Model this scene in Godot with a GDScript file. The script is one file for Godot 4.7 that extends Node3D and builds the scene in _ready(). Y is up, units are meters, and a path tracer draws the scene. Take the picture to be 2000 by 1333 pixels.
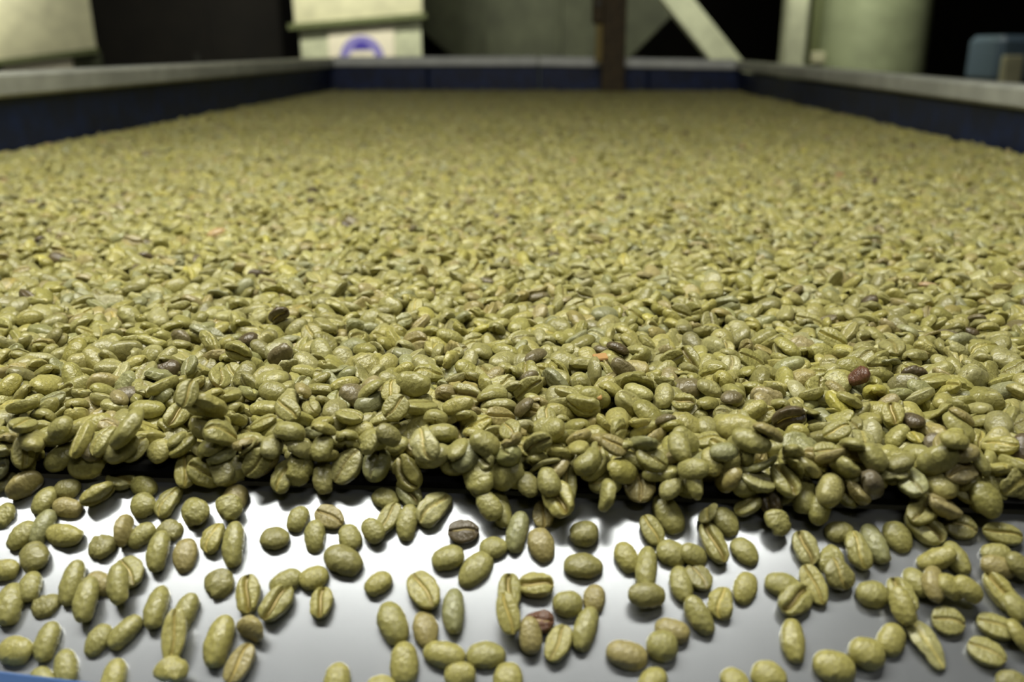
extends Node3D
# A gravity table that sorts green coffee beans: bed of beans, side rails, pale discharge chute, machines behind.
# Metres; y = 0 is the top of the bed; the table runs away from the camera along -z.

const EDGE := 0.2485          # where the deck ends, in front of the camera
const CELL := 0.0015
const GX0 := -0.60
const GD0 := 0.165
var gw := 0
var gh := 0
var hf := PackedFloat32Array()
var rng := RandomNumberGenerator.new()
var wave := FastNoiseLite.new()
var cam: Camera3D
var used_names := {}
var used_labels := {}
var M := {}

func _ready():
	rng.seed = 4711
	# ---- camera
	cam = Camera3D.new()
	cam.name = "camera"
	var lens := CameraAttributesPhysical.new()
	lens.frustum_focal_length = 32.408
	lens.frustum_focus_distance = 0.325
	lens.frustum_near = 0.05
	lens.frustum_far = 40.0
	lens.exposure_aperture = 9.5
	cam.attributes = lens
	cam.fov = 40.64
	add_child(cam)
	cam.position = Vector3(0, 0.108, 0)
	cam.rotation = Vector3(-atan(569.5 / 1800.0), deg_to_rad(2.07), 0)
	cam.current = true
	# ---- surroundings and exposure
	var env := Environment.new()
	env.background_mode = Environment.BG_COLOR
	env.background_color = Color(0.02, 0.02, 0.015)
	env.tonemap_mode = Environment.TONE_MAPPER_LINEAR
	env.tonemap_exposure = 1.0
	env.sdfgi_enabled = true
	env.ssao_enabled = true
	env.ssil_enabled = true
	var we := WorldEnvironment.new()
	we.name = "surroundings"
	we.environment = env
	add_child(we)
	materials()
	# ---- lamps: one long tube over the front of the table, three short ones by the machines
	tube_lamp(Vector3(-0.24, 0.84, -0.37), 1.0, 0.90, Vector3(0, 0, 0), "long tube lamp hanging over the front of the bean bed", 2.9, [[50.0, 0.70], [-50.0, 0.22]])
	tube_lamp(Vector3(-0.95, 1.02, -3.62), 0.5, 1.6, Vector3(66, 0, 0), "short tube lamp hanging before the cream duct with the sign", 2.9)
	tube_lamp(Vector3(-2.50, 0.50, -3.70), 0.3, 0.27, Vector3(62, 0, 0), "short tube lamp hanging before the grey green duct", 2.9)
	tube_lamp(Vector3(0.98, 0.95, -3.45), 0.4, 1.1, Vector3(64, 0, 0), "short tube lamp hanging before the tall green tank", 2.9)
	tube_lamp(Vector3(0.5, 2.4, 1.3), 1.2, 1.2, Vector3(75, 0, 0), "added unseen fill lamp hanging high behind the front end of the table", 2.9)  # added fill lamp out of view, lifts the upright faces at the back
	room()
	table()
	chute()
	machines()
	beans()
	chips()

# ------------------------------------------------------------------ materials
func mat(name_, color: Color, rough := 0.6, metal := 0.0, spec := 0.5) -> StandardMaterial3D:
	var m := StandardMaterial3D.new()
	m.resource_name = name_
	m.albedo_color = color
	m.roughness = rough
	m.metallic = metal
	m.metallic_specular = spec
	M[name_] = m
	return m

func noise_tex(freq: float, seed_: int, normal := false, lo := 0.0, hi := 1.0, size := 256) -> NoiseTexture2D:
	var n := FastNoiseLite.new()
	n.seed = seed_
	n.frequency = freq
	n.fractal_octaves = 4
	var t := NoiseTexture2D.new()
	t.width = size
	t.height = size
	t.seamless = true
	t.noise = n
	t.as_normal_map = normal
	if not normal and (lo > 0.0 or hi < 1.0):
		var g := Gradient.new()
		g.colors = PackedColorArray([Color(lo, lo, lo), Color(hi, hi, hi)])
		t.color_ramp = g
	return t

func worn(m: StandardMaterial3D, scale_: float, lo: float, seed_: int):
	m.albedo_texture = noise_tex(0.02, seed_, false, lo, 1.0)
	m.uv1_triplanar = true
	m.uv1_scale = Vector3.ONE * scale_

func materials():
	worn(mat("rail_grey", Color(0.81, 0.82, 0.77), 0.42, 0.0, 0.5), 3.0, 0.82, 3)
	worn(mat("rail_painted_lit", Color(0.94, 0.95, 0.93), 0.35, 0.0, 0.5), 3.0, 0.88, 4)  # same grey rail, its brighter lighting at the back put into the colour
	worn(mat("board_blue", Color(0.05, 0.15, 0.34), 0.5), 4.0, 0.6, 5)
	mat("deck_dark", Color(0.07, 0.07, 0.06), 0.7, 0.0, 0.2)
	mat("lip_dark", Color(0.05, 0.05, 0.05), 0.7, 0.0, 0.2)
	mat("steel_dark", Color(0.30, 0.30, 0.28), 0.5, 0.6)
	worn(mat("chute_sheet", Color(0.67, 0.685, 0.705), 0.25, 0.72, 0.5), 6.0, 0.95, 7)
	mat("chute_lip", Color(0.30, 0.42, 0.62), 0.4)
	worn(mat("cream", Color(0.88, 0.87, 0.70), 0.5), 2.0, 0.88, 9)
	worn(mat("cream_green", Color(0.88, 0.90, 0.74), 0.5), 2.0, 0.85, 11)
	worn(mat("grey_green", Color(0.66, 0.70, 0.53), 0.5), 1.5, 0.82, 13)
	worn(mat("hopper_green", Color(0.40, 0.42, 0.31), 0.6), 1.2, 0.8, 15)
	mat("flange", Color(0.42, 0.45, 0.28), 0.6)
	mat("sign_white", Color(0.98, 0.95, 0.83), 0.5)
	mat("sign_blue", Color(0.58, 0.55, 0.79), 0.5)
	mat("sign_indigo", Color(0.30, 0.26, 0.66), 0.5)
	worn(mat("post_brown", Color(0.34, 0.28, 0.17), 0.7), 8.0, 0.7, 17)
	worn(mat("casing_brown", Color(0.12, 0.107, 0.07), 0.8), 1.0, 0.8, 23)
	mat("post_ochre", Color(0.55, 0.48, 0.25), 0.6)
	mat("motor_blue", Color(0.38, 0.46, 0.52), 0.45)
	worn(mat("concrete", Color(0.32, 0.31, 0.27), 0.9), 1.0, 0.8, 19)
	worn(mat("wall_paint", Color(0.20, 0.19, 0.15), 0.9), 0.7, 0.85, 21)
	mat("lamp_body", Color(0.75, 0.75, 0.72), 0.5)
	mat("wire", Color(0.1, 0.1, 0.1), 0.6)
	var glow := mat("lamp_tube", Color(1, 1, 1), 0.4)
	glow.emission_enabled = true
	glow.emission = Color(1.0, 0.99, 0.95)
	glow.emission_energy_multiplier = 2.0
	mat("wood", Color(0.72, 0.56, 0.34), 0.8)
	mat("skin", Color(0.79, 0.72, 0.46), 0.38)
	bean_material("stock", Vector3(1, 1, 1))

func bean_material(name_: String, c: Vector3) -> StandardMaterial3D:
	var m := mat("bean_" + name_, Color(c.x, c.y, c.z).linear_to_srgb(), 0.31, 0.0, 0.5)
	m.vertex_color_use_as_albedo = true
	if not M.has("bean_noise"):
		M["bean_noise"] = noise_tex(0.03, 31, false, 0.80, 1.0)
		M["bean_bump"] = noise_tex(0.035, 33)
	m.albedo_texture = M["bean_noise"]
	m.heightmap_enabled = true
	m.heightmap_texture = M["bean_bump"]
	m.heightmap_scale = 0.022
	m.uv1_triplanar = true
	m.uv1_scale = Vector3.ONE * 0.9      # a bean mesh is one unit long before it is scaled
	return m

# ------------------------------------------------------------------ nodes
func numbered(n: String) -> String:
	var k: int = used_names.get(n, 0)
	used_names[n] = k + 1
	return n if k == 0 else "%s_%03d" % [n, k]

func tag(o: Node, label: String, category: String, group := ""):
	o.set_meta("label", label)
	o.set_meta("category", category)
	if group:
		o.set_meta("group", group)

func thing(called: String, label: String, category: String, at := Vector3.ZERO, group := "") -> Node3D:
	var o := Node3D.new()
	o.name = numbered(called)
	add_child(o)
	o.position = at
	tag(o, label, category, group)
	return o

func obj(called: String, mesh: Mesh, m: Material, parent: Node, at := Vector3.ZERO) -> MeshInstance3D:
	var o := MeshInstance3D.new()
	o.name = numbered(called) if parent == self else called
	o.mesh = mesh
	o.material_override = m
	o.position = at
	parent.add_child(o, true)
	return o

func struct(called: String, mesh: Mesh, m: Material, at := Vector3.ZERO):
	var o := obj(called, mesh, m, self, at)
	o.set_meta("kind", "structure")
	return o

# ------------------------------------------------------------------ shapes
func prism(front: PackedVector2Array, back: PackedVector2Array, zf: float, zb: float) -> ArrayMesh:
	# two outlines of equal length, joined; flat shaded
	var st := SurfaceTool.new()
	st.begin(Mesh.PRIMITIVE_TRIANGLES)
	st.set_smooth_group(-1)
	var n := front.size()
	var area := 0.0
	for i in n:
		area += front[i].cross(front[(i + 1) % n])
	var tri := Geometry2D.triangulate_polygon(front)
	for k in range(0, tri.size(), 3):
		var a := front[tri[k]]
		var b := front[tri[k + 1]]
		var c := front[tri[k + 2]]
		if (b - a).cross(c - a) > 0:
			var w := tri[k + 1]
			tri[k + 1] = tri[k + 2]
			tri[k + 2] = w
		for q in 3:
			var p := front[tri[k + q]]
			st.add_vertex(Vector3(p.x, p.y, zf))
		for q in [0, 2, 1]:
			var p := back[tri[k + q]]
			st.add_vertex(Vector3(p.x, p.y, zb))
	for i in n:
		var j := (i + 1) % n
		var p := [Vector3(front[i].x, front[i].y, zf), Vector3(front[j].x, front[j].y, zf), Vector3(back[j].x, back[j].y, zb), Vector3(back[i].x, back[i].y, zb)]
		var order := [0, 1, 2, 0, 2, 3] if area > 0 else [0, 2, 1, 0, 3, 2]
		for q in order:
			st.add_vertex(p[q])
	st.generate_normals()
	return st.commit()

func slab(front: PackedVector2Array, zf: float, zb: float) -> ArrayMesh:
	return prism(front, front, zf, zb)

func box(size: Vector3, ch := 0.004) -> ArrayMesh:
	# a box with chamfered edges
	var st := SurfaceTool.new()
	st.begin(Mesh.PRIMITIVE_TRIANGLES)
	st.set_smooth_group(-1)
	var h := size / 2
	ch = minf(ch, minf(h.x, minf(h.y, h.z)) * 0.9)
	var pts := PackedVector3Array()
	for sx in [-1, 1]:
		for sy in [-1, 1]:
			for sz in [-1, 1]:
				pts.append(Vector3(sx * h.x, sy * (h.y - ch), sz * (h.z - ch)))
				pts.append(Vector3(sx * (h.x - ch), sy * h.y, sz * (h.z - ch)))
				pts.append(Vector3(sx * (h.x - ch), sy * (h.y - ch), sz * h.z))
	var id := func(sx, sy, sz, k): return ((1 if sx > 0 else 0) * 4 + (1 if sy > 0 else 0) * 2 + (1 if sz > 0 else 0)) * 3 + k
	var polys := []
	for s in [-1, 1]:
		polys.append([id.call(s, -1, -1, 0), id.call(s, 1, -1, 0), id.call(s, 1, 1, 0), id.call(s, -1, 1, 0)])
		polys.append([id.call(-1, s, -1, 1), id.call(1, s, -1, 1), id.call(1, s, 1, 1), id.call(-1, s, 1, 1)])
		polys.append([id.call(-1, -1, s, 2), id.call(1, -1, s, 2), id.call(1, 1, s, 2), id.call(-1, 1, s, 2)])
		for r in [-1, 1]:
			polys.append([id.call(-1, s, r, 1), id.call(1, s, r, 1), id.call(1, s, r, 2), id.call(-1, s, r, 2)])
			polys.append([id.call(s, -1, r, 0), id.call(s, 1, r, 0), id.call(s, 1, r, 2), id.call(s, -1, r, 2)])
			polys.append([id.call(s, r, -1, 0), id.call(s, r, 1, 0), id.call(s, r, 1, 1), id.call(s, r, -1, 1)])
			for u in [-1, 1]:
				polys.append([id.call(s, r, u, 0), id.call(s, r, u, 1), id.call(s, r, u, 2)])
	for poly in polys:
		var c := Vector3.ZERO
		for k in poly:
			c += pts[k]
		var nrm := (pts[poly[1]] - pts[poly[0]]).cross(pts[poly[2]] - pts[poly[0]])
		if nrm.dot(c) > 0:
			poly.reverse()
		for k in range(1, poly.size() - 1):
			for q in [poly[0], poly[k], poly[k + 1]]:
				st.add_vertex(pts[q])
	st.generate_normals()
	return st.commit()

func rod(r: float, h: float, sides := 24) -> CylinderMesh:
	var c := CylinderMesh.new()
	c.top_radius = r
	c.bottom_radius = r
	c.height = h
	c.radial_segments = sides
	c.rings = 1
	return c

func poly(list: Array) -> PackedVector2Array:
	var out := PackedVector2Array()
	for k in range(0, list.size(), 2):
		out.append(Vector2(list[k], list[k + 1]))
	return out

# ------------------------------------------------------------------ lamps, room
func tube_lamp(at: Vector3, length: float, energy: float, tilt: Vector3, label: String, ceiling: float, sides := []):
	var t := thing("tube_lamp", label, "lamp", at)
	t.rotation_degrees = tilt
	var shell := slab(poly([-0.075, -0.035, -0.055, 0.03, -0.03, 0.05, 0.03, 0.05, 0.055, 0.03, 0.075, -0.035, 0.07, -0.035, 0.05, 0.022, -0.05, 0.022, -0.07, -0.035]), length / 2 + 0.03, -length / 2 - 0.03)
	var h := obj("housing", shell, M.lamp_body, t)
	h.rotation_degrees.y = 90
	for s in [-1, 1]:
		var g := obj("tube", rod(0.013, length), M.lamp_tube, t, Vector3(0, 0.0, s * 0.028))
		g.rotation_degrees.z = 90
	for s in [-1, 1]:
		obj("end_cap", box(Vector3(0.02, 0.085, 0.15), 0.005), M.lamp_body, t, Vector3(s * (length / 2 + 0.035), 0.005, 0))
	# hangers, upright whatever the tilt
	for s in [-1, 1]:
		var reach := ceiling - at.y - 0.04
		var w := obj("hanger", rod(0.003, reach, 8), M.wire, t)
		var top := Vector3(s * length * 0.4, 0.045, 0)
		w.transform = Transform3D(t.transform.basis.inverse(), Vector3.ZERO)
		w.position = top + t.transform.basis.inverse() * Vector3(0, reach / 2, 0)
	for side in [[0.0, energy]] + sides:      # the tubes shine down and, where bare, to the sides
		var a := AreaLight3D.new()
		a.name = "tube_light"
		a.area_size = Vector2(length, 0.08)
		a.area_normalize_energy = true
		a.light_energy = side[1]
		a.light_color = Color(1.0, 0.99, 0.95)
		a.shadow_enabled = true
		a.set("area_range", 12.0)
		var turn := Basis(Vector3(1, 0, 0), deg_to_rad(side[0]))
		a.transform = Transform3D(turn * Basis(Vector3(1, 0, 0), -PI / 2), turn * Vector3(0, -0.075, 0) + Vector3(0, 0.03, 0))
		t.add_child(a, true)

func room():
	struct("floor", box(Vector3(11, 0.2, 12), 0.001), M.concrete, Vector3(0, -1.1, -3.5))
	struct("ceiling", box(Vector3(11, 0.2, 12), 0.001), M.wall_paint, Vector3(0, 3.0, -3.5))
	struct("wall_left", box(Vector3(0.2, 4.0, 12), 0.001), M.wall_paint, Vector3(-5.4, 0.95, -3.5))
	struct("wall_right", box(Vector3(0.2, 4.0, 12), 0.001), M.wall_paint, Vector3(5.4, 0.95, -3.5))
	struct("wall_back", box(Vector3(10.6, 4.0, 0.2), 0.001), M.wall_paint, Vector3(0, 0.95, -9.4))
	struct("wall_front", box(Vector3(10.6, 4.0, 0.2), 0.001), M.wall_paint, Vector3(0, 0.95, 2.4))

# ------------------------------------------------------------------ the table
func beam(a: Vector3, b: Vector3, w: float, h: float) -> Array:
	# [mesh, transform] of a bar from a to b, w across, h tall
	var d := b - a
	var x := d.normalized()
	var z := x.cross(Vector3.UP).normalized()
	var y := z.cross(x)
	return [box(Vector3(d.length(), h, w), 0.004), Transform3D(Basis(x, y, z), (a + b) / 2)]

func bar(called: String, a: Vector3, b: Vector3, w: float, h: float, m: Material, parent: Node) -> MeshInstance3D:
	var k := beam(a, b, w, h)
	var o := obj(called, k[0], m, parent)
	o.transform = k[1]
	return o

func table():
	var t := thing("gravity_table", "large sorting table with navy blue side boards and grey top rails around the beans", "sorting table")
	# deck
	obj("deck_plate", slab(poly([-0.615, -EDGE - edge_at(-0.615) + EDGE, 0.545, -EDGE - edge_at(0.545) + EDGE, 0.545, -2.67, -0.615, -2.67]), 0.0, 0.003), M.deck_dark, t).transform = Transform3D(Basis(Vector3(1, 0, 0), Vector3(0, 0, 1), Vector3(0, -1, 0)), Vector3(0, -0.0135, 0))
	bar("deck_lip", Vector3(-0.6, -0.0155, -edge_at(-0.6) + 0.0005), Vector3(0.53, -0.0155, -edge_at(0.53) + 0.0005), 0.003, 0.004, M.lip_dark, t)
	# boards
	bar("side_board", Vector3(-0.608, 0.014, -0.24), Vector3(-0.608, 0.016, -2.66), 0.014, 0.09, M.board_blue, t)
	bar("side_board", Vector3(0.533, 0.006, -0.24), Vector3(0.533, 0.010, -2.66), 0.014, 0.078, M.board_blue, t)
	var cuts := [-0.612, -0.33, -0.02, 0.28, 0.537]
	for k in 4:
		bar("back_board", Vector3(cuts[k] + 0.001, 0.018, -2.660), Vector3(cuts[k + 1] - 0.001, 0.018, -2.660), 0.014, 0.10, M.board_blue, t)
	# rails stand proud of the boards on the inner side
	bar("rail", Vector3(-0.612, 0.0695, -0.22), Vector3(-0.612, 0.0735, -2.69), 0.044, 0.027, M.rail_grey, t)
	bar("rail", Vector3(0.537, 0.0530, -0.22), Vector3(0.537, 0.0665, -2.69), 0.044, 0.025, M.rail_grey, t)
	bar("rail", Vector3(-0.590, 0.0765, -2.66), Vector3(-0.025, 0.0775, -2.66), 0.044, 0.026, M.rail_painted_lit, t)
	bar("rail", Vector3(-0.023, 0.0775, -2.66), Vector3(0.515, 0.0685, -2.66), 0.044, 0.026, M.rail_painted_lit, t)
	# under-frame and legs
	for x in [-0.57, 0.50]:
		bar("under_beam", Vector3(x, -0.055, -0.32), Vector3(x, -0.055, -2.6), 0.06, 0.072, M.steel_dark, t)
		for z in [-0.45, -2.45]:
			obj("leg", box(Vector3(0.07, 0.91, 0.07), 0.006), M.steel_dark, t, Vector3(x, -0.545, z))

func chute():
	var t := thing("discharge_chute", "smooth pale grey sheet sloping down from the front edge of the bean bed", "chute")
	var yt := -0.0183
	var n := 6
	# sheet: follows the slanted deck edge, falls towards the camera
	var st := SurfaceTool.new()
	st.begin(Mesh.PRIMITIVE_TRIANGLES)
	st.set_smooth_group(-1)
	var top := []
	var low := []
	for k in n + 1:
		var x := lerpf(-0.46, 0.46, k / float(n))
		var e := edge_at(x) - 0.0006
		top.append(Vector3(x, chute_y(x, e), -e))
		var f := 0.1979 - 0.10 * (x + 0.1405)
		low.append(Vector3(x, chute_y(x, f), -f))
	var down := Vector3(0, -0.0015, 0)
	for k in n:
		var q := [top[k], top[k + 1], low[k + 1], low[k]]
		for i in [0, 1, 2, 0, 2, 3]:
			st.add_vertex(q[i])
		for i in [0, 2, 1, 0, 3, 2]:
			st.add_vertex(q[i] + down)
		for i in [[top[k], top[k] + down, top[k + 1] + down, top[k + 1]], [low[k], low[k + 1], low[k + 1] + down, low[k] + down]]:
			for j in [0, 1, 2, 0, 2, 3]:
				st.add_vertex(i[j])
	st.generate_normals()
	obj("sheet", st.commit(), M.chute_sheet, t)
	bar("lip", low[0] + Vector3(0, 0.001, 0.003), low[n] + Vector3(0, 0.001, 0.003), 0.006, 0.012, M.chute_lip, t)
	for k in [0, n]:
		bar("side_flange", top[k] + Vector3(0, 0.008, -0.004), low[k] + Vector3(0, 0.008, 0), 0.003, 0.022, M.chute_sheet, t)
	for x in [-0.35, 0.35]:
		var e2 := edge_at(x) - 0.004
		bar("bracket", Vector3(x, chute_y(x, e2) - 0.006, -e2), Vector3(x, chute_y(x, e2) - 0.030, -e2 - 0.03), 0.02, 0.004, M.steel_dark, t)

# ------------------------------------------------------------------ machines behind the table
func shifted(p: PackedVector2Array, dx: float) -> PackedVector2Array:
	var out := PackedVector2Array()
	for v in p:
		out.append(v + Vector2(dx, 0))
	return out

func skewed(list: Array, dx: float, zf: float, zb: float) -> ArrayMesh:
	# a casing that stands turned away: its back is shifted sideways
	return prism(poly(list), shifted(poly(list), dx), zf, zb)

func machines():
	# cream duct with the sign
	var t := thing("elevator_duct", "cream painted square duct with a flange and a blue sign behind the back rail", "duct", Vector3(-0.86, -1.0, -4.6))
	var o := Vector3(0.86, 1.0, 4.6)
	var lean := func(x): return 0.217 + (x + 1.144) * 0.078
	var up := obj("upper_casing", skewed([-1.15, lean.call(-1.15), -0.565, lean.call(-0.565), -0.560, 1.5, -1.155, 1.5], -0.08, -4.40, -4.95), M.cream, t, o)
	obj("flange", skewed([-1.175, lean.call(-1.175) - 0.020, -0.545, lean.call(-0.545) - 0.020, -0.545, lean.call(-0.545) + 0.004, -1.175, lean.call(-1.175) + 0.004], -0.08, -4.375, -4.97), M.flange, t, o)
	obj("lower_casing", skewed([-1.118, -1.0, -0.570, -1.0, -0.575, lean.call(-0.575) - 0.01, -1.135, lean.call(-1.135) - 0.01], -0.08, -4.42, -4.93), M.cream_green, t, o)
	var s := obj("sign_plate", slab(poly([-1.005, -0.10, -0.700, -0.08, -0.698, 0.212, -1.003, 0.190]), -4.412, -4.419), M.sign_white, t, o)
	var disc := obj("sign_disc", rod(0.102, 0.003, 48), M.sign_blue, s, Vector3(-0.85, 0.068, -4.4105))
	disc.rotation_degrees.x = 90
	var dome := []
	for k in 13:
		var a := PI * k / 12.0
		dome.append_array([-0.849 + 0.038 * cos(a), 0.108 + 0.037 * sin(a)])
	obj("sign_cap", slab(poly(dome), -4.406, -4.409), M.sign_indigo, s)
	obj("sign_band", slab(poly([-0.906, 0.02, -0.785, 0.02, -0.790, 0.090, -0.806, 0.105, -0.894, 0.101, -0.908, 0.085]), -4.4065, -4.409), M.sign_white, s)
	# grey green duct far left
	t = thing("feed_duct", "wide pale green duct with a white label at the far left", "duct", Vector3(-2.3, -1.0, -4.2))
	o = Vector3(2.3, 1.0, 4.2)
	var lean2 := func(x): return 0.068 + (x + 2.315) * 0.115
	obj("upper_casing", skewed([-2.95, lean2.call(-2.95), -1.893, lean2.call(-1.893), -1.92, 1.4, -2.95, 1.4], -0.32, -4.0, -4.6), M.cream, t, o)
	obj("flange", skewed([-2.97, lean2.call(-2.97) - 0.022, -1.885, lean2.call(-1.885) - 0.022, -1.885, lean2.call(-1.885), -2.97, lean2.call(-2.97)], -0.32, -4.0, -4.62), M.flange, t, o)
	obj("lower_casing", skewed([-2.93, -1.0, -1.89, -1.0, -1.895, lean2.call(-1.895) - 0.02, -2.93, lean2.call(-2.93) - 0.02], -0.32, -4.04, -4.58), M.hopper_green, t, o)
	obj("label_plate", slab(poly([-2.32, -0.03, -2.02, -0.01, -2.02, 0.082, -2.32, 0.050]), -4.02, -4.04), M.sign_white, t, o)
	# dim casing in the gap between the ducts
	t = thing("machine_casing", "dim dark brown machine casing between the two ducts", "machine", Vector3(-2.2, -1.0, -5.6))
	obj("casing", box(Vector3(1.5, 3.2, 0.7), 0.01), M.casing_brown, t, Vector3(0.0, 1.6, 0))
	obj("door", box(Vector3(0.9, 2.4, 0.02), 0.004), M.casing_brown, t, Vector3(-0.1, 1.5, 0.355))
	obj("door_handle", box(Vector3(0.03, 0.18, 0.03), 0.006), M.steel_dark, t, Vector3(0.28, 1.0, 0.375))
	# dark green hopper
	t = thing("storage_hopper", "large dark green hopper with sloping lower sides behind the back rail", "hopper", Vector3(0, -1.0, -5.2))
	o = Vector3(0, 1.0, 5.2)
	obj("body", prism(poly([-0.22, -0.14, 0.22, -0.14, 0.66, 0.30, 0.66, 2.88, -0.80, 2.88, -0.80, 0.32]), poly([-0.22, -0.14, 0.22, -0.14, 0.66, 0.30, 0.66, 2.88, -0.80, 2.88, -0.80, 0.32]), -5.02, -5.9), M.hopper_green, t, o)
	for x in [-0.33, 0.06]:
		obj("seam_strip", box(Vector3(0.03, 1.6, 0.012), 0.003), M.hopper_green, t, o + Vector3(x, 0.86 if x < 0 else 0.80, -5.017))
	obj("spout", rod(0.16, 0.30), M.hopper_green, t, o + Vector3(0, -0.28, -5.45))
	# diagonal strut and upright of the frame beside it
	t = thing("diagonal_brace", "pale green diagonal brace sloping down to the right behind the rail", "brace", Vector3(1.0, -1.0, -4.1))
	var b := bar("tube_member", Vector3(1.503, -0.767, -4.1), Vector3(0.023, 0.873, -4.1), 0.08, 0.100, M.cream_green, t)
	b.position -= t.position
	obj("foot_plate", box(Vector3(0.30, 0.36, 0.10), 0.005), M.cream_green, t, Vector3(0.50, 0.18, 0))
	obj("head_plate", box(Vector3(0.16, 0.16, 0.10), 0.005), M.cream_green, t, Vector3(-0.97, 1.86, 0))
	t = thing("frame_upright", "thin pale green upright post left of the tall tank", "post", Vector3(0.955, -1.0, -3.8))
	b = obj("column", box(Vector3(0.085, 2.9, 0.085), 0.012), M.cream_green, t, Vector3(0, 1.45, 0))
	obj("foot_plate", box(Vector3(0.2, 0.015, 0.2), 0.003), M.cream_green, t, Vector3(0, 0.0075, 0))
	# tall tank
	t = thing("tall_tank", "tall smooth grey green tank behind the right rail", "tank", Vector3(1.445, -1.0, -4.45))
	obj("shell", rod(0.262, 2.6, 64), M.grey_green, t, Vector3(0, 1.5, 0))
	obj("base_ring", rod(0.285, 0.2, 64), M.hopper_green, t, Vector3(0, 0.1, 0))
	var pipe := obj("side_pipe", rod(0.022, 2.4, 16), M.flange, t, Vector3(-0.268, 1.3, 0.14))
	obj("pipe_clamp", box(Vector3(0.06, 0.05, 0.06), 0.006), M.cream, t, Vector3(-0.255, 1.075, 0.15))
	# drive motor at the right edge
	t = thing("drive_motor", "blue grey motor housing beyond the right rail", "motor", Vector3(1.72, -1.0, -3.5))
	obj("housing", box(Vector3(0.34, 0.16, 0.26), 0.02), M.motor_blue, t, Vector3(0.0, 1.076, 0.0))
	obj("pedestal", box(Vector3(0.24, 0.99, 0.2), 0.01), M.steel_dark, t, Vector3(0.06, 0.495, -0.02))
	obj("fan_cover", rod(0.07, 0.05, 32), M.motor_blue, t, Vector3(0.02, 1.07, 0.14)).rotation_degrees.x = 90
	t = thing("cream_stand", "short cream bracket standing before the blue grey motor", "bracket", Vector3(1.57, -1.0, -3.3))
	obj("upright", box(Vector3(0.066, 1.09, 0.03), 0.006), M.cream, t, Vector3(-0.004, 0.545, 0))
	obj("foot", box(Vector3(0.2, 0.02, 0.16), 0.004), M.cream, t, Vector3(0, 0.01, 0))
	# brown post rising out of the bed
	t = thing("brown_post", "brown flat post rising from the beans before the back rail", "post", Vector3(0.180, -0.012, -2.58))
	obj("bar", box(Vector3(0.062, 0.62, 0.02), 0.003), M.post_brown, t, Vector3(-0.003, 0.31, 0))
	obj("clamp", box(Vector3(0.03, 0.20, 0.03), 0.004), M.post_brown, t, Vector3(-0.047, 0.285, 0))
	obj("stay", box(Vector3(0.018, 0.10, 0.012), 0.002), M.post_ochre, t, Vector3(-0.042, 0.137, 0))
	for y in [0.235, 0.32]:
		obj("bolt", rod(0.007, 0.012, 6), M.steel_dark, t, Vector3(-0.047, y, 0.018)).rotation_degrees.x = 90

# ------------------------------------------------------------------ the beans
func edge_at(x: float) -> float:
	return EDGE - 0.045 * x

func bed_top(x: float, d: float) -> float:
	var t := clampf((d - edge_at(x)) / 0.055, 0.0, 1.0)
	return -0.0135 * (1.0 - t) * (1.0 - t) - 0.004 * (1.0 - t) * maxf(0.0, wave.get_noise_2d(x * 4000.0, 77.0)) + 0.0015 * wave.get_noise_2d(x * 1000.0, d * 1000.0)

func chute_y(x: float, d: float) -> float:
	return -0.0187 - (edge_at(x) - d) * 0.57

func height(x: float, z: float) -> float:
	var i := int((x - GX0) / CELL)
	var j := int((-z - GD0) / CELL)
	if i < 0 or j < 0 or i >= gw or j >= gh:
		return -1.0
	return hf[j * gw + i]

# How a bean of length l and width w lies at (x, z): [basis, centre], resting on what is there.
func settle(x: float, z: float, yaw: float, l: float, w: float, under: float) -> Array:
	var c := cos(yaw)
	var s := sin(yaw)
	var p := l * 0.32
	var q := w * 0.30
	var h0 := height(x, z)
	var h1 := height(x + c * p, z + s * p)
	var h2 := height(x - c * p, z - s * p)
	var h3 := height(x - s * q, z + c * q)
	var h4 := height(x + s * q, z - c * q)
	if h1 < -0.5: h1 = h0
	if h2 < -0.5: h2 = h0
	if h3 < -0.5: h3 = h0
	if h4 < -0.5: h4 = h0
	var a := clampf((h1 - h2) / (2.0 * p), -0.7, 0.7)
	var b := clampf((h3 - h4) / (2.0 * q), -0.7, 0.7)
	var y := maxf(h0, maxf(maxf(h1 - a * p, h2 + a * p), maxf(h3 - b * q, h4 + b * q)))
	return [a, b, y + under]

func stamp(x: float, z: float, yaw: float, l: float, w: float, a: float, b: float, y: float, over: float):
	var c := cos(yaw)
	var s := sin(yaw)
	var r := l * 0.5
	var i0 := maxi(0, int((x - r - GX0) / CELL))
	var i1 := mini(gw - 1, int((x + r - GX0) / CELL))
	var j0 := maxi(0, int((-z - r - GD0) / CELL))
	var j1 := mini(gh - 1, int((-z + r - GD0) / CELL))
	var il := 2.0 / l
	var iw := 2.0 / w
	for j in range(j0, j1 + 1):
		var dz := -(GD0 + (j + 0.5) * CELL) - z
		for i in range(i0, i1 + 1):
			var dx := GX0 + (i + 0.5) * CELL - x
			var u := dx * c + dz * s
			var v := dz * c - dx * s
			var e := u * u * il * il + v * v * iw * iw
			if e < 1.0:
				var top := y + a * u + b * v + over * sqrt(1.0 - e)
				var k := j * gw + i
				if top > hf[k]:
					hf[k] = top

func basis_of(yaw: float, a: float, b: float, roll: float, pitch: float) -> Basis:
	var c := cos(yaw)
	var s := sin(yaw)
	var u := Vector3(c, a, s).normalized()
	var v := Vector3(-s, b, c)
	var n := v.cross(u).normalized()
	v = u.cross(n)
	return Basis(u, n, v) * Basis(Vector3(0, 0, 1), pitch) * Basis(Vector3(1, 0, 0), roll)

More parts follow.
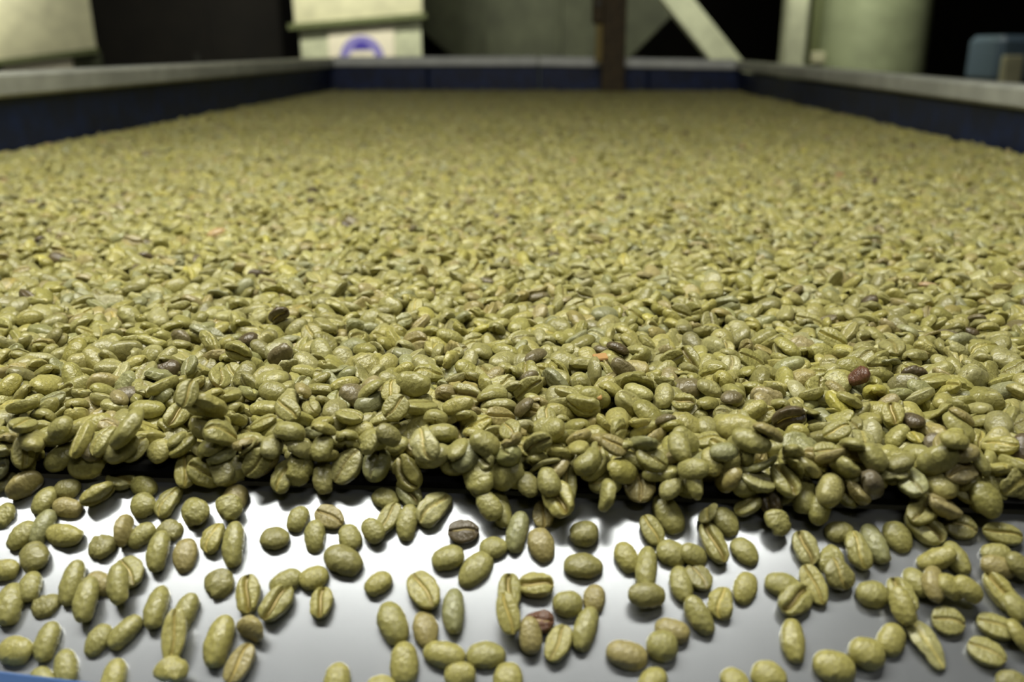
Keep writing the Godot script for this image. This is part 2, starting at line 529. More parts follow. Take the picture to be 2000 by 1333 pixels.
# Bean shapes, one unit long, crease on the under side. Vertex colours carry the paler or browner crease.
func bean_shape(kind: int) -> Array:
	var n := FastNoiseLite.new()
	n.seed = 100 + kind
	n.frequency = 1.6
	var wide: float = [0.36, 0.40, 0.30, 0.33, 0.37, 0.38, 0.36, 0.37][kind]
	var dome: float = [0.27, 0.25, 0.25, 0.26, 0.31, 0.12, 0.26, 0.22][kind]
	var flat: float = [0.13, 0.12, 0.14, 0.13, 0.24, 0.08, 0.15, 0.12][kind]
	var bend: float = [0.05, -0.06, 0.12, 0.30, 0.0, 0.45, 0.0, -0.30][kind]
	var curve: float = [0.0, 0.06, -0.10, 0.22, 0.0, 0.05, -0.05, 0.15][kind]
	var taper: float = [0.10, -0.15, 0.0, 0.2, 0.1, -0.3, 0.05, 0.35][kind]
	var cleft: float = [0.10, 0.08, 0.11, 0.09, 0.08, 0.02, 0.16, 0.07][kind]
	var gap: float = [0.036, 0.032, 0.040, 0.036, 0.03, 0.06, 0.065, 0.04][kind]
	var rough: float = [0.025, 0.035, 0.04, 0.05, 0.02, 0.07, 0.035, 0.10][kind]
	var nu := 20
	var phis := []
	for k in 12:
		phis.append(PI * k / 12.0)
	for k in 24:
		phis.append(PI + PI * k / 24.0)
	var nv := phis.size()
	var pos := PackedVector3Array()
	var col := PackedColorArray()
	var zc := func(x: float): return 0.045 * sin(x * 5.6 + kind)
	for i in range(1, nu):
		var th := PI * i / nu
		var x := -cos(th) * 0.5
		var r := pow(sin(th), 0.78)
		for ph in phis:
			var c := cos(ph)
			var s := sin(ph)
			var z: float = wide * r * c * (1.0 + taper * x)
			var y := 0.0
			var tint := Color(0.74, 0.74, 0.74)
			if s >= 0.0:
				y = dome * r * pow(s, 0.85)
			else:
				y = -flat * pow(r, 0.8) * pow(-s, 0.45)
				var off: float = z - zc.call(x)
				var deep := smoothstep(0.15, 0.6, r)
				var g := exp(-(off * off) / (gap * gap)) * deep
				var lip := exp(-pow((absf(off) - gap * 2.2) / (gap * 1.3), 2.0)) * deep
				y += cleft * g - 0.011 * lip
				if kind in [0, 3, 5]:
					tint = tint.lerp(Color(1.0, 0.93, 0.74), minf(1.0, g * 1.2) * 0.9)
				elif kind in [1, 6]:
					tint = tint.lerp(Color(0.54, 0.47, 0.36), minf(1.0, g * 1.2))
				else:
					tint = tint.lerp(Color(0.62, 0.56, 0.46), g)
			var p := Vector3(x, y, z)
			var d := n.get_noise_3d(x * 1.3, y * 1.3, z * 1.3)
			var d2 := n.get_noise_3d(x * 3.0 + 7.0, y * 3.0, z * 3.0)
			p += Vector3(0.2, y, z).normalized() * (d * rough * 1.6 + d2 * rough * 0.6) * r
			p.y += bend * (x * x - 0.08)
			p.z += curve * (x * x - 0.08)
			pos.append(p)
			col.append(tint)
	var a := pos.size()
	pos.append(Vector3(-0.5, bend * 0.17 + 0.03, curve * 0.17))
	pos.append(Vector3(0.5, bend * 0.17 + 0.03, curve * 0.17))
	col.append(Color(0.72, 0.70, 0.64))
	col.append(Color(0.72, 0.70, 0.64))
	var idx := PackedInt32Array()
	for i in nu - 2:
		for j in nv:
			var j2 := (j + 1) % nv
			var p0 := i * nv + j
			var p1 := i * nv + j2
			var p2 := (i + 1) * nv + j2
			var p3 := (i + 1) * nv + j
			idx.append_array([p0, p2, p1, p0, p3, p2])
	for j in nv:
		var j2 := (j + 1) % nv
		idx.append_array([a, j, j2])
		idx.append_array([a + 1, (nu - 2) * nv + j2, (nu - 2) * nv + j])
	var nrm := PackedVector3Array()
	nrm.resize(pos.size())
	for k in range(0, idx.size(), 3):
		var f := (pos[idx[k + 2]] - pos[idx[k]]).cross(pos[idx[k + 1]] - pos[idx[k]])
		for q in 3:
			nrm[idx[k + q]] += f
	var flip := 0.0
	for k in pos.size():
		nrm[k] = nrm[k].normalized()
		flip += nrm[k].dot(pos[k])
	if flip < 0.0:
		for k in range(0, idx.size(), 3):
			var w := idx[k + 1]
			idx[k + 1] = idx[k + 2]
			idx[k + 2] = w
		for k in nrm.size():
			nrm[k] = -nrm[k]
	var arr := []
	arr.resize(Mesh.ARRAY_MAX)
	arr[Mesh.ARRAY_VERTEX] = pos
	arr[Mesh.ARRAY_NORMAL] = nrm
	arr[Mesh.ARRAY_COLOR] = col
	arr[Mesh.ARRAY_INDEX] = idx
	var m := ArrayMesh.new()
	m.add_surface_from_arrays(Mesh.PRIMITIVE_TRIANGLES, arr)
	# the thread of silverskin in the crease
	var st := SurfaceTool.new()
	st.begin(Mesh.PRIMITIVE_TRIANGLES)
	var ring := []
	for i in 11:
		var x := lerpf(-0.36, 0.36, i / 10.0)
		var y: float = -flat + cleft * 0.74 + bend * (x * x - 0.08)
		var z: float = zc.call(x) + curve * (x * x - 0.08)
		var t: float = 0.017 * sin(PI * (i + 0.6) / 11.2) + 0.004
		var one := []
		for k in 6:
			one.append(Vector3(x, y + 0.7 * t * sin(TAU * k / 6.0), z + t * cos(TAU * k / 6.0) * 1.2))
		ring.append(one)
	for i in 10:
		for k in 6:
			var k2 := (k + 1) % 6
			for p in [ring[i][k], ring[i + 1][k], ring[i + 1][k2], ring[i][k], ring[i + 1][k2], ring[i][k2]]:
				st.add_vertex(p)
	st.index()
	st.generate_normals()
	return [m, st.commit(), wide * 2.0, dome, flat]

const TONES := {
	"g": ["olive green", 0.405, 0.378, 0.128], "y": ["yellowish green", 0.46, 0.420, 0.132], "t": ["tan green", 0.42, 0.357, 0.140],
	"k": ["grey green", 0.36, 0.357, 0.158], "p": ["pale green", 0.48, 0.455, 0.19], "d": ["dark olive", 0.33, 0.305, 0.108],
	"b": ["dark brown", 0.13, 0.100, 0.050], "n": ["grey brown", 0.22, 0.185, 0.092], "r": ["reddish brown", 0.17, 0.080, 0.045],
	"o": ["orange tan", 0.52, 0.36, 0.17], "q": ["bright yellow", 0.60, 0.55, 0.14],
}

func number_words(v: int) -> String:
	var ones := ["zero", "one", "two", "three", "four", "five", "six", "seven", "eight", "nine", "ten", "eleven", "twelve", "thirteen", "fourteen", "fifteen", "sixteen", "seventeen", "eighteen", "nineteen"]
	var tens := ["", "", "twenty", "thirty", "forty", "fifty", "sixty", "seventy", "eighty", "ninety", "one-hundred"]
	if v < 20:
		return ones[maxi(v, 0)]
	var t: String = tens[v / 10]
	return t if v % 10 == 0 or v >= 100 else t + "-" + ones[v % 10]

func place_words(p: Vector3) -> Vector2:
	# share of the photograph across and down, for the labels only
	var q := cam.transform.affine_inverse() * p
	return Vector2(0.5 + q.x / -q.z * 1800.0 / 2000.0, 0.5 - q.y / -q.z * 1800.0 / 1333.0)

func beans():
	wave.seed = 5
	wave.frequency = 0.012
	gw = int((0.525 - GX0) / CELL)
	gh = int((2.645 - GD0) / CELL)
	hf.resize(gw * gh)
	for j in gh:
		var d := GD0 + (j + 0.5) * CELL
		for i in gw:
			var x := GX0 + (i + 0.5) * CELL
			hf[j * gw + i] = -0.0135 if d > edge_at(x) else chute_y(x, d)
	var shapes := []
	for k in 8:
		shapes.append(bean_shape(k))
	var lots := []          # transforms and colours of the bed, per shape
	for k in 8:
		lots.append([[], []])
	# first what lies on the chute, under the overhang of the bed; then the bed, its hand-placed beans before the last layer
	var models := {}
	single_beans(shapes, models, true)
	spill(shapes, lots)
	for layer in 4:
		if layer == 3:
			single_beans(shapes, models, false)
		bed_layer(layer, shapes, lots)
		if layer == 1:
			rim_row(shapes, lots)
	var bed := thing("coffee_bean_bed", "deep bed of small olive green coffee beans covering the table deck", "coffee beans")
	bed.set_meta("kind", "stuff")
	var total := 0
	for k in 8:
		var mm := MultiMesh.new()
		mm.transform_format = MultiMesh.TRANSFORM_3D
		mm.use_colors = true
		mm.mesh = shapes[k][0]
		mm.instance_count = lots[k][0].size()
		for i in mm.instance_count:
			mm.set_instance_transform(i, lots[k][0][i])
			mm.set_instance_color(i, lots[k][1][i])
		total += mm.instance_count
		var o := MultiMeshInstance3D.new()
		o.name = "beans"
		o.multimesh = mm
		o.material_override = M.bean_stock
		o.set_meta("kind", "stuff")
		bed.add_child(o, true)
	print("bed beans: ", total)

func bed_layer(layer: int, shapes: Array, lots: Array):
	var sx := 0.0085
	var sd := 0.0072
	var nx := int(1.118 / sx)
	var nd := int((2.64 - 0.245) / sd)
	for phase in 4:
		for jj in range(phase / 2, nd, 2):
			for ii in range(phase % 2, nx, 2):
				var best := 1.0
				var got := []
				var l := rng.randf_range(0.0090, 0.0125)
				var w := l * rng.randf_range(0.62, 0.80)
				var edge_on := rng.randf() < 0.13
				var up := rng.randf() < 0.4
				var kind := pick_kind()
				var s: Array = shapes[kind]
				var sy := l
				var under: float = (s[3] if up else s[4]) * sy * 0.72
				var over: float = (s[4] if up else s[3]) * sy * 0.85
				var lw := w
				if edge_on:
					under = w * 0.36
					over = w * 0.42
					lw = l * 0.42
				for tries in (3 if layer > 0 else 2):
					var x := GX0 + 0.004 + (ii + rng.randf()) * sx
					var d := 0.245 + (jj + rng.randf()) * sd
					if d < edge_at(x) + (0.0002 if layer == 3 else 0.002):
						continue
					var yaw := rng.randf() * TAU
					var r := settle(x, -d, yaw, l, lw, under)
					var y: float = r[2]
					var rel: float = y - bed_top(x, d)
					if rel < best:
						best = rel
						got = [x, -d, yaw, r[0], r[1], y]
				if got.is_empty() or best > -0.0012 + rng.randf_range(-0.001, 0.0012):
					continue
				stamp(got[0], got[1], got[2], l, lw, got[3], got[4], got[5], over)
				var roll := rng.randf_range(-0.3, 0.3) + (PI if up else 0.0)
				if edge_on:
					roll = (1.4 if up else -1.4) + rng.randf_range(-0.3, 0.3)
				var bs := basis_of(got[2], got[3], got[4], roll, rng.randf_range(-0.16, 0.16)) * Basis.from_scale(Vector3(l, sy, w / s[2]))
				lots[kind][0].append(Transform3D(bs, Vector3(got[0], got[5], got[1])))
				lots[kind][1].append(pick_tone())

# beans that have just slid off the deck and bridge the gap to the chute
func spill(shapes: Array, lots: Array):
	for row in 2:
		var x := -0.2
		while x < 0.22:
			var l := rng.randf_range(0.0092, 0.0122)
			var w := l * rng.randf_range(0.64, 0.80)
			var up := rng.randf() < 0.4
			var kind := pick_kind()
			var s: Array = shapes[kind]
			var under: float = (s[3] if up else s[4]) * l * 0.72
			var z := -(edge_at(x) - rng.randf_range(-0.001, 0.004 if x < 0.0 else 0.007))
			var yaw := rng.randf() * TAU
			if rng.randf() < (0.35 if x < 0.0 else 0.8):
				var r := settle(x, z, yaw, l, w, under)
				stamp(x, z, yaw, l, w, r[0], r[1], r[2], under)
				var bs := basis_of(yaw, r[0], r[1], rng.randf_range(-0.5, 0.5) + (PI if up else 0.0), rng.randf_range(-0.3, 0.3)) * Basis.from_scale(Vector3(l, l, w / s[2]))
				lots[kind][0].append(Transform3D(bs, Vector3(x, r[2], z)))
				lots[kind][1].append(pick_tone())
			x += rng.randf_range(0.007, 0.012)

# beans crowding the very edge of the deck, half over it
func rim_row(shapes: Array, lots: Array):
	for row in 2:
		var x := GX0 + 0.006
		while x < 0.52:
			var l := rng.randf_range(0.0092, 0.0125)
			var w := l * rng.randf_range(0.64, 0.80)
			var up := rng.randf() < 0.4
			var kind := pick_kind()
			var s: Array = shapes[kind]
			var under: float = (s[3] if up else s[4]) * l * 0.72
			var over: float = (s[4] if up else s[3]) * l * 0.85
			var z := -(edge_at(x) + rng.randf_range(-0.0006, 0.0035))
			var yaw := rng.randf() * TAU
			var r := settle(x, z, yaw, l, w, under)
			if r[2] < -0.0050 and rng.randf() < 0.8:
				stamp(x, z, yaw, l, w, r[0], r[1], r[2], over)
				var bs := basis_of(yaw, r[0], r[1], rng.randf_range(-0.5, 0.5) + (PI if up else 0.0), rng.randf_range(-0.2, 0.2)) * Basis.from_scale(Vector3(l, l, w / s[2]))
				lots[kind][0].append(Transform3D(bs, Vector3(x, r[2], z)))
				lots[kind][1].append(pick_tone())
			x += rng.randf_range(0.006, 0.011)

func pick_kind() -> int:
	var r := rng.randf()
	return 0 if r < 0.26 else 1 if r < 0.44 else 2 if r < 0.58 else 3 if r < 0.72 else 4 if r < 0.80 else 5 if r < 0.86 else 6 if r < 0.94 else 7

func pick_tone() -> Color:
	var r := rng.randf()
	var key := "g" if r < 0.50 else "y" if r < 0.68 else "k" if r < 0.76 else "t" if r < 0.85 else "p" if r < 0.91 else "d" if r < 0.981 else "n" if r < 0.992 else "b" if r < 0.996 else "q" if r < 0.998 else "o"
	var t: Array = TONES[key]
	var f := rng.randf_range(0.85, 1.12) / 0.74
	return Color(t[1] * f, t[2] * f, t[3] * f * rng.randf_range(0.85, 1.2))

# Beans placed one by one: type, x mm, distance mm, length, width, turn, tone
func single_beans(shapes: Array, models: Dictionary, below: bool):
	for tone in TONES:
		if below:
			var t: Array = TONES[tone]
			bean_material(tone, Vector3(t[1], t[2], t[3]) / 0.74)
	for line in TABLE.split("\n", false):
		var f := line.split(" ")
		var type := f[0]
		var x := float(f[1]) / 1000.0
		var d := float(f[2]) / 1000.0
		var l := float(f[3]) / 1000.0
		var w := float(f[4]) / 1000.0
		if (d < edge_at(x)) != below:
			continue
		var yaw := deg_to_rad(float(f[5]))
		var tone := f[6]
		var r0 := rng.randf()
		var kind := 0
		if w / l > 0.86:
			kind = 4 if type == "D" else 1
		elif type == "C":
			kind = 5 if tone == "p" and r0 < 0.5 else [0, 1, 3, 6][int(r0 * 3.99)]
		elif type == "E":
			kind = 3 if r0 < 0.5 else 2
		else:
			kind = 2 if w / l < 0.6 else [0, 1, 6, 7][int(r0 * 3.3)]
		var s: Array = shapes[kind]
		var up := type == "C"
		var sy: float = (l + w / s[2]) * 0.5
		var under: float = (s[3] if up else s[4]) * sy * 0.80
		var over: float = (s[4] if up else s[3]) * sy * 0.9
		var lw := w
		if type == "E":
			under = w * 0.42
			over = w * 0.45
			lw = l * 0.42
		var r := settle(x, -d, yaw, l, lw, under)
		var y: float = r[2]
		stamp(x, -d, yaw, l, lw, r[0], r[1], y, over)
		var roll := rng.randf_range(-0.15, 0.15)
		if up:
			roll += PI
		elif type == "E":
			roll += 1.25 if rng.randf() < 0.5 else -1.25
		var pos := Vector3(x, y, -d)
		var at := place_words(pos)
		if at.y > 1.02:
			continue
		var shown := type != "D" and kind != 5
		var model := "%d%s%s" % [kind, tone, shown]
		var o: Node3D
		if models.has(model):
			o = models[model].duplicate()
		else:
			o = Node3D.new()
			obj("body", s[0], M["bean_" + tone], o)
			if shown:
				obj("silverskin", s[1], M.skin, o)
			models[model] = o
		o.name = numbered("coffee_bean")
		add_child(o)
		o.transform = Transform3D(basis_of(yaw, r[0], r[1], roll, rng.randf_range(-0.1, 0.1)) * Basis.from_scale(Vector3(l, sy, w / s[2])), pos)
		var where := "on the chute"
		var group := "coffee beans loose on the chute"
		if d > edge_at(x) + 0.035:
			where = "on the bed"
			group = "coffee beans lying on top of the bed"
		elif d > edge_at(x):
			where = "at the bed rim"
			group = "coffee beans at the rim of the bed"
		var shape := "round " if w / l > 0.84 else "slender " if w / l < 0.62 else ""
		var pose: String = {"D": "dome up", "C": "crease up", "E": "on edge"}[type]
		var px := roundi(at.x * 100.0)
		var py := roundi(at.y * 100.0)
		var label := ""
		for tries in 6:
			label = "%s%s bean %s %s, %s percent across, %s percent down" % [shape, TONES[tone][0], pose, where, number_words(clampi(px, 0, 100)), number_words(clampi(py, 0, 100))]
			if not used_labels.has(label):
				break
			px += 1
		used_labels[label] = true
		tag(o, label, "coffee bean", group)

func chips():
	for c in [[1173, 688, 0.021, 0.323, 0.0055, 0.0036, 20.0, "flat tan wood chip lying on the beans beside a round dark brown bean"], [1154, 767, 0.0157, 0.285, 0.0075, 0.0024, -8.0, "narrow orange tan splinter lying across the beans near the bed centre"]]:
		var h := height(c[2], -c[3])
		var o := obj("wood_chip", box(Vector3(c[4], 0.0012, c[5]), 0.0004), M.wood, self, Vector3(c[2], h + 0.0008, -c[3]))
		o.rotation_degrees = Vector3(25, c[6], 0)
		tag(o, c[7], "wood chip")

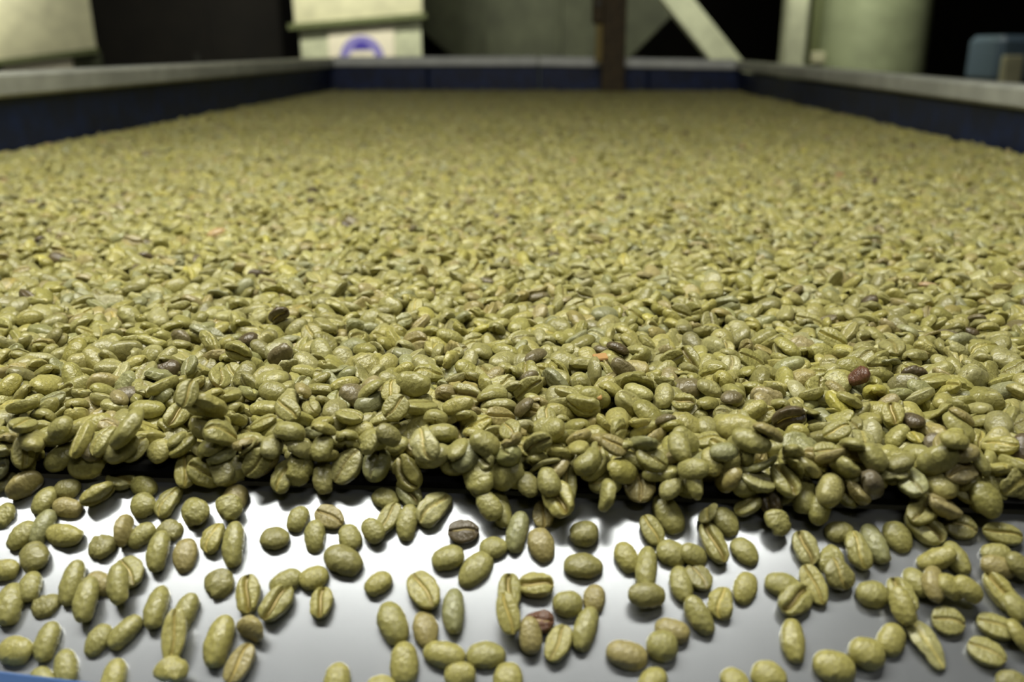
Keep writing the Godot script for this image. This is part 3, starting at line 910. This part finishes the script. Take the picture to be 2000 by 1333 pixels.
const TABLE := """D 145.3 403.9 8.2 6.2 16 b
D 45.9 381.0 8.6 6.2 23 q
D 181.6 378.8 8.2 6.2 54 n
D 173.8 367.6 8.2 6.2 30 b
E -109.7 362.8 10.1 6.8 16 b
C -138.8 350.0 9.8 6.2 0 g
E -142.8 342.3 9.2 6.4 23 n
D -116.0 341.1 8.3 7.5 0 b
D 156.2 335.9 8.4 6.2 0 p
C -127.1 330.2 11.6 6.6 43 g
D 27.7 330.0 9.1 7.2 30 b
E -95.3 313.8 10.6 7.2 8 n
E 131.7 313.2 9.3 6.4 8 b
E -109.6 310.3 10.9 7.4 16 g
D -5.4 306.1 8.2 6.8 16 n
C -125.6 304.2 8.6 7.2 84 k
E 108.6 302.7 8.2 6.4 30 r
D 98.4 294.7 8.2 6.5 43 t
C -110.5 292.7 10.4 7.6 77 g
C -118.8 290.6 8.6 6.9 16 g
C 88.6 289.2 8.7 7.4 0 g
C 8.7 287.8 10.1 6.2 8 g
E -43.2 286.6 12.1 8.3 16 g
D -57.5 286.0 10.1 7.1 157 g
C -127.8 285.8 12.9 6.5 117 g
D -80.1 285.6 8.2 6.2 70 t
D 61.7 285.1 8.2 6.2 137 n
C -50.4 284.9 8.7 6.7 96 y
C 46.2 284.9 8.2 6.6 43 g
D -1.4 284.3 8.2 6.7 84 t
D -110.7 283.8 8.2 6.2 58 o
C 99.8 283.5 9.2 6.2 0 g
E 12.6 280.0 11.8 8.0 30 g
D -6.0 279.2 8.5 7.2 54 n
C -103.0 278.7 9.3 8.0 96 g
D -107.7 275.7 9.9 6.2 0 y
C -40.0 275.5 13.0 7.8 144 g
D -82.4 275.5 9.5 6.6 12 t
D -27.2 274.7 10.4 6.2 0 y
C -169.5 274.3 10.9 6.2 168 g
C 110.0 273.7 8.3 7.0 98 y
C 1.0 273.6 8.2 6.5 98 g
C 31.0 273.1 9.6 6.2 134 y
C 20.3 273.1 8.4 7.7 24 y
C -118.3 272.9 10.8 7.2 106 g
D 116.0 272.6 8.2 6.2 65 b
E 77.3 272.3 10.8 7.4 12 b
D 130.7 272.3 8.8 6.2 12 t
C -61.9 271.7 9.4 7.8 24 g
D 38.8 271.5 8.2 6.2 65 n
C -97.9 270.6 9.1 6.2 98 g
C -46.7 270.0 9.0 8.4 144 g
C -89.3 269.5 9.0 6.2 0 g
D -33.8 269.3 8.3 7.7 82 g
D 0.4 268.5 8.2 6.2 0 g
C 135.2 268.4 8.7 6.2 115 y
C -80.3 267.1 9.6 7.0 36 g
D -103.5 267.0 9.0 7.1 134 g
E 24.1 266.3 10.1 6.8 110 g
D -21.1 265.6 8.2 6.2 12 y
D 3.0 263.4 8.2 7.2 12 g
C -10.1 263.2 8.2 6.9 65 g
E 59.6 263.2 13.7 9.0 30 y
C 89.6 263.1 8.7 6.8 0 g
C 50.2 262.7 8.2 6.8 24 g
D -92.5 262.7 9.8 7.0 0 g
C 97.7 262.2 9.2 7.4 94 p
C 10.9 260.9 8.2 7.4 0 y
E -102.7 259.8 12.6 8.5 144 y
C 10.7 259.5 8.2 7.0 0 t
D -53.7 259.3 8.2 7.1 24 g
C 137.1 259.2 10.3 6.2 36 y
D 43.1 258.1 9.2 6.7 12 d
C -39.5 258.0 9.6 6.2 41 t
E -102.1 257.8 12.9 8.8 144 y
D 43.0 257.7 9.5 7.0 12 g
D 24.1 257.3 9.5 6.2 144 y
C 119.6 257.0 9.4 6.9 115 t
D -59.3 257.0 8.3 7.1 90 g
D -112.2 256.9 8.2 6.5 98 g
D -44.2 256.8 8.2 6.4 24 g
D -86.7 256.7 8.2 6.2 46 g
D -59.5 256.6 8.2 7.0 82 g
C 17.0 256.4 8.2 7.0 98 g
D -13.5 256.4 10.2 6.4 19 g
D -164.9 256.3 8.2 6.5 0 t
D -30.5 256.1 10.2 8.9 0 g
C -4.2 255.8 8.2 6.2 168 y
C -158.8 255.7 9.7 6.8 98 g
D 111.8 255.7 10.0 6.2 65 g
D -147.4 255.4 8.2 7.1 0 g
D 74.4 255.4 9.4 7.5 115 g
C 83.6 255.3 11.3 6.9 12 t
C 54.0 255.3 9.4 6.2 24 y
E 91.8 255.2 10.6 7.2 51 g
C -134.6 254.9 11.0 6.5 112 g
C -141.3 254.9 12.9 7.1 98 y
D -76.5 254.7 9.6 9.3 0 g
D 106.3 254.4 8.2 6.2 24 g
D -65.9 254.3 8.3 6.2 129 y
E -125.3 254.2 14.5 9.0 115 g
D -116.8 253.8 8.4 7.1 65 y
D 34.6 253.4 9.4 6.9 65 g
C -105.9 253.3 9.6 6.2 98 g
C -96.8 253.0 10.9 8.3 144 g
D 65.1 253.0 8.2 6.8 51 g
C 98.7 252.6 9.3 8.7 90 g
C 84.0 252.4 8.2 7.1 0 g
C -84.8 252.3 12.1 8.9 168 t
C -108.4 252.2 12.7 7.0 78 y
D 47.5 252.1 9.3 7.5 0 k
D 23.4 251.3 9.3 6.9 65 g
C 29.7 251.2 13.1 7.5 65 k
D -51.0 250.8 8.2 6.2 106 g
D -45.7 250.7 8.2 6.3 0 d
C 5.5 250.4 8.7 8.1 51 y
D 10.7 250.3 9.3 6.2 94 y
E 58.7 250.2 12.4 8.4 70 g
D -145.2 250.2 8.2 6.7 0 d
C -35.0 250.1 11.9 8.2 61 p
D -0.9 250.1 9.3 6.2 134 g
D -24.9 249.7 10.6 6.9 98 g
E -158.2 249.6 11.2 7.6 142 t
D -17.1 249.4 9.4 8.1 0 g
D -65.8 249.4 11.1 6.3 78 d
C -77.6 249.3 11.8 6.3 106 g
C -9.3 249.1 8.7 6.8 90 t
E -1.6 248.9 9.4 6.4 12 g
D 91.8 248.8 8.2 7.3 0 t
C 117.2 248.7 8.2 6.2 24 g
D 111.3 248.4 8.2 6.2 12 y
C 130.8 248.3 10.3 7.3 78 y
D 39.8 248.3 10.5 6.2 78 g
C 136.6 248.2 10.9 6.2 70 g
C 20.8 247.8 8.2 6.2 12 t
C -8.7 247.4 9.4 6.2 24 y
C -39.7 247.3 9.9 6.9 51 k
C -18.9 246.8 10.3 6.2 82 g
D -46.6 246.8 8.8 6.9 24 g
D 49.3 246.5 9.2 6.2 82 y
C 72.0 246.4 8.5 6.2 115 g
D -150.6 246.3 9.8 7.0 98 g
D 52.3 246.2 8.2 6.2 0 k
E -133.8 246.2 10.7 7.3 144 y
D 60.0 246.2 11.7 6.7 30 g
C 83.0 246.0 9.7 6.2 12 t
D -92.6 245.9 10.8 8.2 115 t
D 64.4 245.7 9.8 6.2 0 t
C -112.1 245.3 11.4 6.2 106 g
C 18.4 245.3 9.9 7.4 0 g
C 28.4 245.2 10.6 9.2 90 t
D 124.9 245.1 8.2 6.6 74 g
C 7.2 245.0 13.0 6.2 98 g
D 42.6 245.0 8.2 6.2 12 g
D 120.1 245.0 8.2 6.6 0 t
C 99.6 244.8 10.9 7.9 36 p
D 88.2 244.6 8.2 6.2 65 g
E 112.7 244.5 12.0 8.2 12 g
D 41.8 244.5 8.2 6.7 24 g
D 94.3 244.4 9.1 8.5 24 g
D -119.5 244.4 8.2 7.5 51 g
D -142.6 244.3 9.5 6.2 12 t
D 101.9 244.1 8.2 6.2 0 d
D -4.2 243.9 8.6 6.2 65 d
D 115.9 243.5 8.2 6.2 0 y
D 75.5 243.1 12.0 7.3 102 g
D 69.6 242.9 8.2 6.2 0 d
D 124.8 242.8 9.3 6.2 94 y
C 87.0 242.8 9.9 6.2 36 g
D -103.7 242.7 10.1 6.9 65 g
D -161.6 242.6 9.1 6.2 90 g
D -12.1 242.6 12.8 6.2 74 g
C 121.1 242.5 8.2 6.2 46 p
C -31.7 242.5 12.9 8.0 129 p
C 108.2 242.4 9.1 7.2 24 g
C 128.4 241.9 9.3 6.2 82 g
D -92.5 241.8 8.8 6.8 24 g
C 65.1 241.6 10.0 6.2 82 b
C 0.4 241.1 8.8 6.2 90 t
D 36.6 241.0 13.1 7.9 65 g
C 59.1 240.7 8.5 6.2 0 g
D -71.7 240.4 8.4 6.2 106 g
C -62.3 240.3 9.3 6.8 24 t
D -101.3 240.3 8.2 6.2 98 g
C 4.7 239.9 12.5 9.1 65 y
E 89.4 239.9 8.2 6.4 46 t
E 43.7 239.9 10.0 6.8 82 g
C -45.0 239.7 11.2 6.2 115 g
D -15.2 239.4 9.5 6.7 46 g
D 52.8 239.3 9.8 7.2 65 g
E 18.9 239.2 10.0 6.8 98 g
D -39.2 239.0 11.5 6.2 94 g
D -147.7 238.2 11.7 6.2 98 k
D -109.4 237.7 8.2 6.2 0 d
C 118.1 236.7 9.0 7.7 24 d
C 108.1 236.2 12.5 8.9 56 p
C 31.4 236.1 9.7 6.2 65 g
D -7.0 236.1 13.3 6.3 102 k
D 84.3 235.9 8.2 6.5 0 d
C -22.5 235.9 9.0 7.2 0 b
D -117.0 235.8 8.9 6.4 139 g
D -139.9 235.7 11.7 6.8 12 y
E -122.2 235.6 10.2 6.9 86 t
D -65.7 235.5 10.1 6.2 82 g
D -152.6 235.5 9.8 6.8 124 g
D -48.7 235.5 8.2 6.2 46 g
D 66.6 235.5 8.2 6.5 36 g
D 12.1 235.1 8.4 7.8 0 d
D -55.4 235.1 8.5 6.7 65 g
D -77.3 234.9 8.8 7.3 12 d
D 100.3 234.7 9.7 7.7 74 g
C -95.4 234.4 10.1 6.2 98 y
C 128.9 234.2 10.6 6.4 12 g
D -127.5 232.8 8.5 7.3 168 d
D -88.8 232.7 14.4 6.3 82 g
D -0.0 232.5 10.7 7.4 70 t
D 93.2 232.3 12.9 6.4 78 k
D -13.7 232.2 8.2 6.6 0 g
C 48.4 231.9 13.5 6.5 70 g
D 57.0 230.9 9.3 6.5 56 g
C 73.7 230.8 10.3 7.0 78 p
D -102.3 230.5 10.9 6.9 78 t
D 36.6 230.3 8.9 7.6 24 g
D -109.9 230.0 12.7 6.2 86 g
D 125.6 230.0 8.2 6.2 0 g
D -146.3 229.7 10.2 8.2 51 d
D 42.4 229.2 8.2 6.7 0 g
D 23.9 229.0 9.5 6.5 65 y
C 87.5 229.0 11.6 6.2 82 g
D -26.4 228.9 9.5 7.7 168 g
D 80.3 228.6 9.4 6.4 115 g
D 114.2 228.4 10.8 6.3 78 g
D -56.1 228.3 12.0 8.3 24 d
D 108.4 227.0 10.9 6.2 6 y
D 11.7 226.9 11.1 7.6 6 d
D -18.4 226.4 12.3 7.6 129 g
D -153.4 226.3 8.2 6.6 0 y
D 29.1 225.8 14.1 6.2 98 g
D 124.1 225.2 9.2 6.3 12 t
C -116.7 224.7 10.6 8.3 51 g
D 129.1 224.0 8.2 6.2 36 d
D -63.6 223.9 8.3 7.0 156 y
C 43.3 223.4 8.7 6.9 65 d
D -71.3 223.0 9.5 7.0 156 g
D -90.4 222.9 9.6 7.6 36 d
D -124.2 222.7 8.9 6.2 24 t
C 80.6 222.4 9.2 7.4 65 d
D -132.0 222.3 13.7 6.2 86 g
D -45.2 222.2 8.2 6.4 144 y
D 101.8 222.1 9.2 6.2 65 g
D 38.3 221.8 10.8 6.3 82 g
D 66.0 221.7 10.3 6.8 12 g
D -143.7 221.5 9.7 6.2 74 g
C -1.4 221.1 9.8 7.5 6 y
D 55.5 221.0 9.8 6.3 115 y
C 73.9 221.0 11.8 6.2 74 y
D -117.6 219.9 12.6 6.2 65 g
C -32.2 219.5 12.8 8.1 56 y
D 104.8 219.1 10.5 6.2 106 t
C 122.8 219.0 12.1 6.7 65 y
D 88.8 218.8 8.4 7.3 0 g
C -80.9 218.8 11.5 6.9 78 y
C -8.7 218.6 12.7 6.6 90 g
D 14.5 218.4 8.2 6.2 98 t
C 96.5 218.1 11.2 7.3 82 g
D 108.8 217.9 8.2 6.7 0 y
D -137.3 217.3 8.3 6.2 144 d
D 28.4 217.1 10.2 6.8 0 d
D 112.9 217.0 8.4 6.2 24 y
C -60.1 216.9 9.6 6.3 90 y
D -147.4 216.8 12.8 7.6 78 g
C 68.0 216.6 10.9 7.8 144 g
C 48.3 216.6 9.2 6.7 106 y
D -125.4 216.4 13.5 6.4 82 g
D 7.2 216.4 8.2 7.1 0 g
C -72.3 216.3 11.7 7.5 119 g
D -105.7 216.0 13.4 6.2 86 g
D -23.6 214.8 13.2 6.2 86 k
D -97.4 214.4 12.0 6.3 102 g
D 124.3 213.6 8.2 6.2 74 g
D 94.9 213.4 10.4 6.2 82 y
D 42.0 213.1 11.2 6.2 56 g
C 106.7 212.0 8.3 7.7 12 g
C -0.5 211.9 8.2 6.2 0 r
D -39.6 211.8 12.6 7.9 61 g
C -8.7 211.0 11.6 6.2 74 y
D -30.7 210.8 11.0 6.7 74 t
C 118.7 210.7 9.9 7.1 24 g
D 11.8 210.5 12.7 6.2 110 g
D 34.7 210.2 9.4 6.6 19 t
D -112.3 209.9 10.8 6.2 124 g
E -77.5 209.7 8.5 6.4 24 t
D 91.0 208.1 9.2 7.1 124 y
D -119.0 208.1 9.2 6.2 110 g
D 122.8 207.9 8.7 6.2 65 y
D 65.7 207.8 12.1 6.2 94 y
D -2.7 207.7 9.8 6.2 82 t
D -132.7 207.4 11.3 6.2 86 g
D -85.7 207.2 14.5 7.3 94 y
C 99.6 207.1 14.5 6.5 70 p
C 4.6 206.5 10.7 6.6 115 y
C -97.3 206.2 14.5 6.2 82 y
D 31.6 205.9 8.2 7.9 0 g
D -140.4 205.4 9.6 7.8 12 y
C 114.0 204.8 9.3 7.5 36 g
D -14.2 204.6 10.4 7.1 0 g
D 22.4 204.5 10.9 7.6 12 t
D -25.1 204.4 11.5 7.1 12 y
D 83.6 204.2 9.2 8.1 12 y
D -35.4 202.4 11.5 7.6 82 y
D 74.8 201.7 10.7 8.5 12 y
D -125.1 201.6 10.1 6.2 65 g
C -78.6 201.6 11.3 6.6 110 t
D 58.1 199.7 9.1 7.4 24 y
D -20.6 199.6 8.2 7.0 0 y
D -52.4 198.9 9.0 7.0 90 y
D -8.2 198.8 9.5 7.5 90 y
D -111.1 198.8 10.9 6.2 82 y
D 49.6 198.7 8.3 6.2 46 y
D 28.6 198.6 8.2 6.4 144 y
D 118.3 198.3 8.4 6.2 12 d
D -129.9 198.3 8.4 6.2 36 g
D -95.4 198.0 9.2 6.5 0 y
D -40.7 197.4 8.2 6.2 0 y"""
